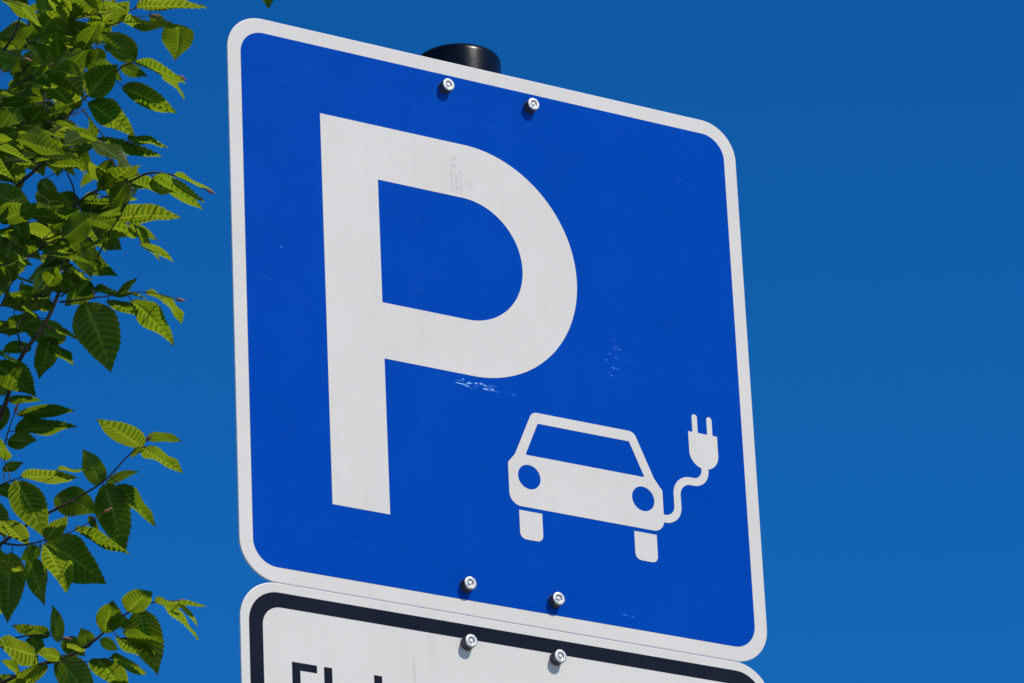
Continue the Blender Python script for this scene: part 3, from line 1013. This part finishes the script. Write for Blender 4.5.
GAPS = [(4, 12, 26), (2, 70, 20), (32, 178, 12), (48, 262, 12), (88, 122, 14), (0, 340, 16)]     # where the sky shows through
rt = random.Random(33)
starts = {}
for name, twigs in TWIGS.items():
    D0 = DEP[name]
    tb = Tubes()
    lv = Leaves()
    nodes3 = []
    for ti, (pl, rad) in enumerate(twigs):
        P = [at(x, y, D0 + dz) for x, y, dz in pl]
        n = len(P)
        radii = [.001 * max(.45, rad * (1 - .72 * i / (n - 1))) for i in range(n)]
        if ti == 0:
            h = {'upper': 3.05, 'middle': 2.55, 'lower': 2.3, 'bottom': 2.0}[name]
            a = trunk_at(h)
            b = P[0]
            m1 = a.lerp(b, .35) + Vector((0, 0, .16)); m2 = a.lerp(b, .72) + Vector((0, 0, .12))
            starts[name] = (a, m1, m2, b)
            P = [a, m1, m2] + P
            radii = [.026, .017, .0085] + radii
            radii[3] = .0042
        Q = tb.add(P, radii, 8)
        nodes3 += Q
        # terminal bud
        e = (P[-1] - P[-2]).normalized()
        tb.add([P[-1], P[-1] + e * .004, P[-1] + e * .012], [.0012, .0021, .0003], 6, smooth=False, mi=1)
    for (br, b, t, w, tone) in LEAVES:
        if br != name:
            continue
        # nearest point of the twigs gives the depth the leaf grows at
        best = min(nodes3, key=lambda q: (pix(q)[0] - b[0]) ** 2 + (pix(q)[1] - b[1]) ** 2)
        dpt = -(CAM_ROT.transposed() @ (best - CAM_POS)).z
        big = w > 20
        base, tip, wd, width = oriented(b, t, w, dpt + rt.gauss(0, .012) + (-.045 if tone >= .5 else .045), tone, rnd=rt)
        flat = w / max(8, math.hypot(t[0] - b[0], t[1] - b[1]))
        lv.add(base, tip, wd, width * 1.02, min(1, max(0, tone * .75 + .12 + rt.gauss(0, .08))), HI,  # traced sun and shade tint the blade colour
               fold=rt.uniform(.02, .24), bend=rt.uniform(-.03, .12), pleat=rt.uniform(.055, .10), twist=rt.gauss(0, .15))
        tb.add([best, best.lerp(base, .5) + Vector((0, 0, .001)), base + (tip - base) * .06], [.0007, .0006, .0005], 5, smooth=False)
    # side sprays that fill the dense inner part of the crown
    cnt = {'upper': 66, 'middle': 60, 'lower': 16, 'bottom': 10}[name]
    yr = {'upper': (-50, 175), 'middle': (120, 420), 'lower': (400, 620), 'bottom': (590, 720)}[name]
    for _ in range(cnt):
        x = rt.uniform(-60, 125); y = rt.uniform(*yr)
        if not inside(x, y, MASK) or any(math.hypot(x - gx, y - gy) < gr for gx, gy, gr in GAPS):
            continue
        dp = D0 + rt.choice((rt.uniform(-.30, -.04), rt.uniform(.04, .85), rt.uniform(.04, .85)))
        s = at(x, y, dp)
        d = X_AX * rt.gauss(.8, .35) + Y_AX * rt.gauss(.35, .4) + Z_AX * rt.gauss(0, .5)
        spray(tb, lv, s, d, rt.uniform(.06, .11), rt.randint(4, 7), .052, HI, rt, mask=MASK)
    bo = tb.build('branch', [M_TWIG, M_BUD], tree)
    lv.build(bo)

# the rest of the crown: limbs all round the trunk, carrying coarser sprays
FRAME = [(-25, -25), (1050, -25), (1050, 708), (-25, 708)]
hl_ = 0
for k in range(15):
    z = 2.3 + k * .40 + rt.uniform(-.1, .1)
    ang = k * 2.399 + rt.uniform(-.3, .3)
    out = (2.0 - abs(z - 3.8) * .26) * rt.uniform(.8, 1.1)
    a = trunk_at(z)
    dirv = Vector((math.cos(ang), math.sin(ang), .35)).normalized()
    P = [a]
    p = a.copy(); d = dirv.copy()
    for i in range(5):
        d = (d + Vector((rt.gauss(0, .12), rt.gauss(0, .12), rt.gauss(.0, .08)))).normalized()
        p = p + d * out / 5
        P.append(p.copy())
    # keep limbs clear of the sign and of the open sky in the picture
    ok = [q for q in P if not inside(*pix(q), [(-40, -60), (1200, -60), (1200, 760), (-40, 760)])]
    if len(ok) < 3:
        continue
    P = ok
    tb = Tubes(); lv = Leaves()
    tb.add(P, [.034 * (1 - .85 * i / (len(P) - 1)) * (1 - .05 * k) + .003 for i in range(len(P))], 8)
    for _ in range(75):
        i = rt.randint(0 if len(P) < 3 else 1, len(P) - 2)
        q = P[i].lerp(P[i + 1], rt.random())
        dv = Vector((rt.gauss(0, 1), rt.gauss(0, 1), rt.gauss(.15, .35))).normalized()
        ln = rt.uniform(.15, .5)
        e = q + dv * ln
        if inside(*pix(e), [(-60, -90), (1200, -90), (1200, 780), (-60, 780)]) or inside(*pix(q + dv * (ln + .2)), [(-30, -60), (1200, -60), (1200, 760), (-30, 760)]):
            continue
        if e.y < .25 and e.x > -.45:
            continue
        # the sun reaches the twigs beside the sign through a gap in the crown
        c = CAM_ROT.transposed() @ (e - CAM_POS); sc_ = CAM_ROT.transposed() @ SUN
        gap = e + SUN * ((-5.85 - c.z) / sc_.z)
        gx, gy = pix(gap)
        if c.z > -5.85 and -60 < gx < 220 and -60 < gy < 740:
            continue
        tb.add([q, q.lerp(e, .5) + Vector((0, 0, .02)), e], [.003, .002, .0012], 4, smooth=False)
        for s_ in range(3):
            spray(tb, lv, q.lerp(e, .45 + .27 * s_), dv + Vector((rt.gauss(0, .7), rt.gauss(0, .7), rt.gauss(0, .2))), rt.uniform(.09, .17), rt.randint(5, 8), .062, LO, rt)
    lo = tb.build('limb', [M_TWIG, M_BUD], tree)
    lv.build(lo)

# sprays hanging just above the top edge of the view, one leaf tip reaching down over the sign
tb = Tubes(); lv = Leaves()
a = trunk_at(4.6)
P = [a, a.lerp(at(120, -140, 5.9), .4) + Vector((0, 0, .25)), at(-200, -190, 5.95), at(60, -110, 5.9), at(190, -62, 5.85), at(268, -38, 5.82)]
tb.add(P, [.02, .013, .007, .003, .0017, .0008], 8)
b0, t0, w0, wd0 = oriented((266, -38), (269, 9), 27, 5.82, .3, rnd=rt)
lv.add(b0, t0, w0, wd0, .25, HI, fold=.3, bend=.03)
for i in range(16):
    x = rt.uniform(-150, 90)
    y = -52 - abs(rt.gauss(0, 50))
    s = at(x, y, 5.9 + rt.uniform(-.1, .3))
    spray(tb, lv, s, X_AX * .8 + Y_AX * rt.gauss(.3, .3) + Z_AX * rt.gauss(0, .5), rt.uniform(.07, .12), rt.randint(4, 7), .055, MID, rt,
          mask=[(-400, -400), (330, -400), (210, -6), (130, 10), (-400, 10)])
bo = tb.build('branch', [M_TWIG, M_BUD], tree)
lv.build(bo)

# ------------------------------------------------------------------ ground (below the view)
def ground_material():
    m, nt, b = nodes('grass_ground')
    tc = N(nt, 'ShaderNodeTexCoord')
    n = N(nt, 'ShaderNodeTexNoise', i_Scale=1.6, i_Detail=10., i_Roughness=.7)
    nt.links.new(tc.outputs['Object'], n.inputs['Vector'])
    r = ramp(nt, [(.3, (.035, .055, .015)), (.55, (.06, .09, .025)), (.8, (.12, .11, .06))])
    nt.links.new(n.outputs['Fac'], r.inputs['Fac'])
    nt.links.new(r.outputs['Color'], b.inputs['Base Color'])
    b.inputs['Roughness'].default_value = .9
    return m


me = bpy.data.meshes.new('ground')
me.from_pydata([(-400, -400, 0), (400, -400, 0), (400, 400, 0), (-400, 400, 0)], [], [(0, 1, 2, 3)])
tag(link('ground', me, ground_material()), kind='structure')
M_PAVE = simple('paving', (.40, .37, .33), .85, 0, .25, 3.)  # unseen; made wide and pale to bounce light up onto the sign
V = [(x, y, z) for z in (0.001, .12) for x, y in ((-60, -40.0), (60, -40.0), (60, -.35), (-60, -.35))]
me = bpy.data.meshes.new('pavement')
me.from_pydata(V, [], [(4, 5, 6, 7), (0, 1, 5, 4), (1, 2, 6, 5), (2, 3, 7, 6), (3, 0, 4, 7)])
tag(link('pavement', me, M_PAVE), kind='structure')

# ------------------------------------------------------------------ light
SUN = Vector((.24, -.69, .69)).normalized()
wld = bpy.data.worlds.new('World')
scene.world = wld
wld.use_nodes = True
nt = wld.node_tree
bg = nt.nodes['Background']
sky = nt.nodes.new('ShaderNodeTexSky')
sky.sky_type = 'NISHITA'
sky.sun_disc = False
sky.sun_elevation = math.asin(SUN.z)
sky.sun_rotation = math.atan2(SUN.x, SUN.y)
sky.altitude = 300
sky.air_density = 1.0
sky.dust_density = .3
sky.ozone_density = 3.0
hs = nt.nodes.new('ShaderNodeMix')       # the deep, polarised blue of the day
hs.data_type = 'RGBA'
hs.blend_type = 'MULTIPLY'
tcw = nt.nodes.new('ShaderNodeTexCoord')          # deepest well above the horizon, paler and whiter down at it
sxyz = nt.nodes.new('ShaderNodeSeparateXYZ')
nt.links.new(tcw.outputs['Generated'], sxyz.inputs[0])
mrg = nt.nodes.new('ShaderNodeMapRange')
mrg.interpolation_type = 'SMOOTHSTEP'
mrg.inputs['From Min'].default_value = -.05
mrg.inputs['From Max'].default_value = .34
mrg.inputs['To Min'].default_value = .15
nt.links.new(sxyz.outputs['Z'], mrg.inputs['Value'])
nt.links.new(mrg.outputs[0], hs.inputs[0])
hs.inputs[7].default_value = (.13, .67, 1, 1)
sa = nt.nodes.new('ShaderNodeHueSaturation')
sa.inputs['Saturation'].default_value = 1.3
nt.links.new(sky.outputs[0], sa.inputs['Color'])
nt.links.new(sa.outputs[0], hs.inputs[6])
nt.links.new(hs.outputs[2], bg.inputs['Color'])
bg.inputs['Strength'].default_value = .115
sl = bpy.data.lights.new('sun', 'SUN')
sl.energy = 3.36
sl.angle = R(.53)
sl.color = (1, .935, .82)
so = bpy.data.objects.new('sun', sl)
COL.objects.link(so)
so.rotation_euler = SUN.to_track_quat('Z', 'Y').to_euler()
so.location = (3, -6, 9)

# ------------------------------------------------------------------ camera
cd = bpy.data.cameras.new('camera')
cam = bpy.data.objects.new('camera', cd)
COL.objects.link(cam)
cam.matrix_world = Matrix.Translation(CAM_POS) @ CAM_ROT.to_4x4()
cd.sensor_width = 36
cd.lens = F_PX * 36 / W
cd.clip_start = .1
cd.clip_end = 2000
cd.dof.use_dof = True
cd.dof.focus_distance = 5.27
cd.dof.aperture_fstop = 26
scene.camera = cam
scene.render.resolution_x, scene.render.resolution_y = W, H
scene.view_settings.view_transform = 'Standard'
scene.view_settings.look = 'None'
scene.view_settings.exposure = 0
scene.view_settings.gamma = 1
scene.render.engine = 'CYCLES'
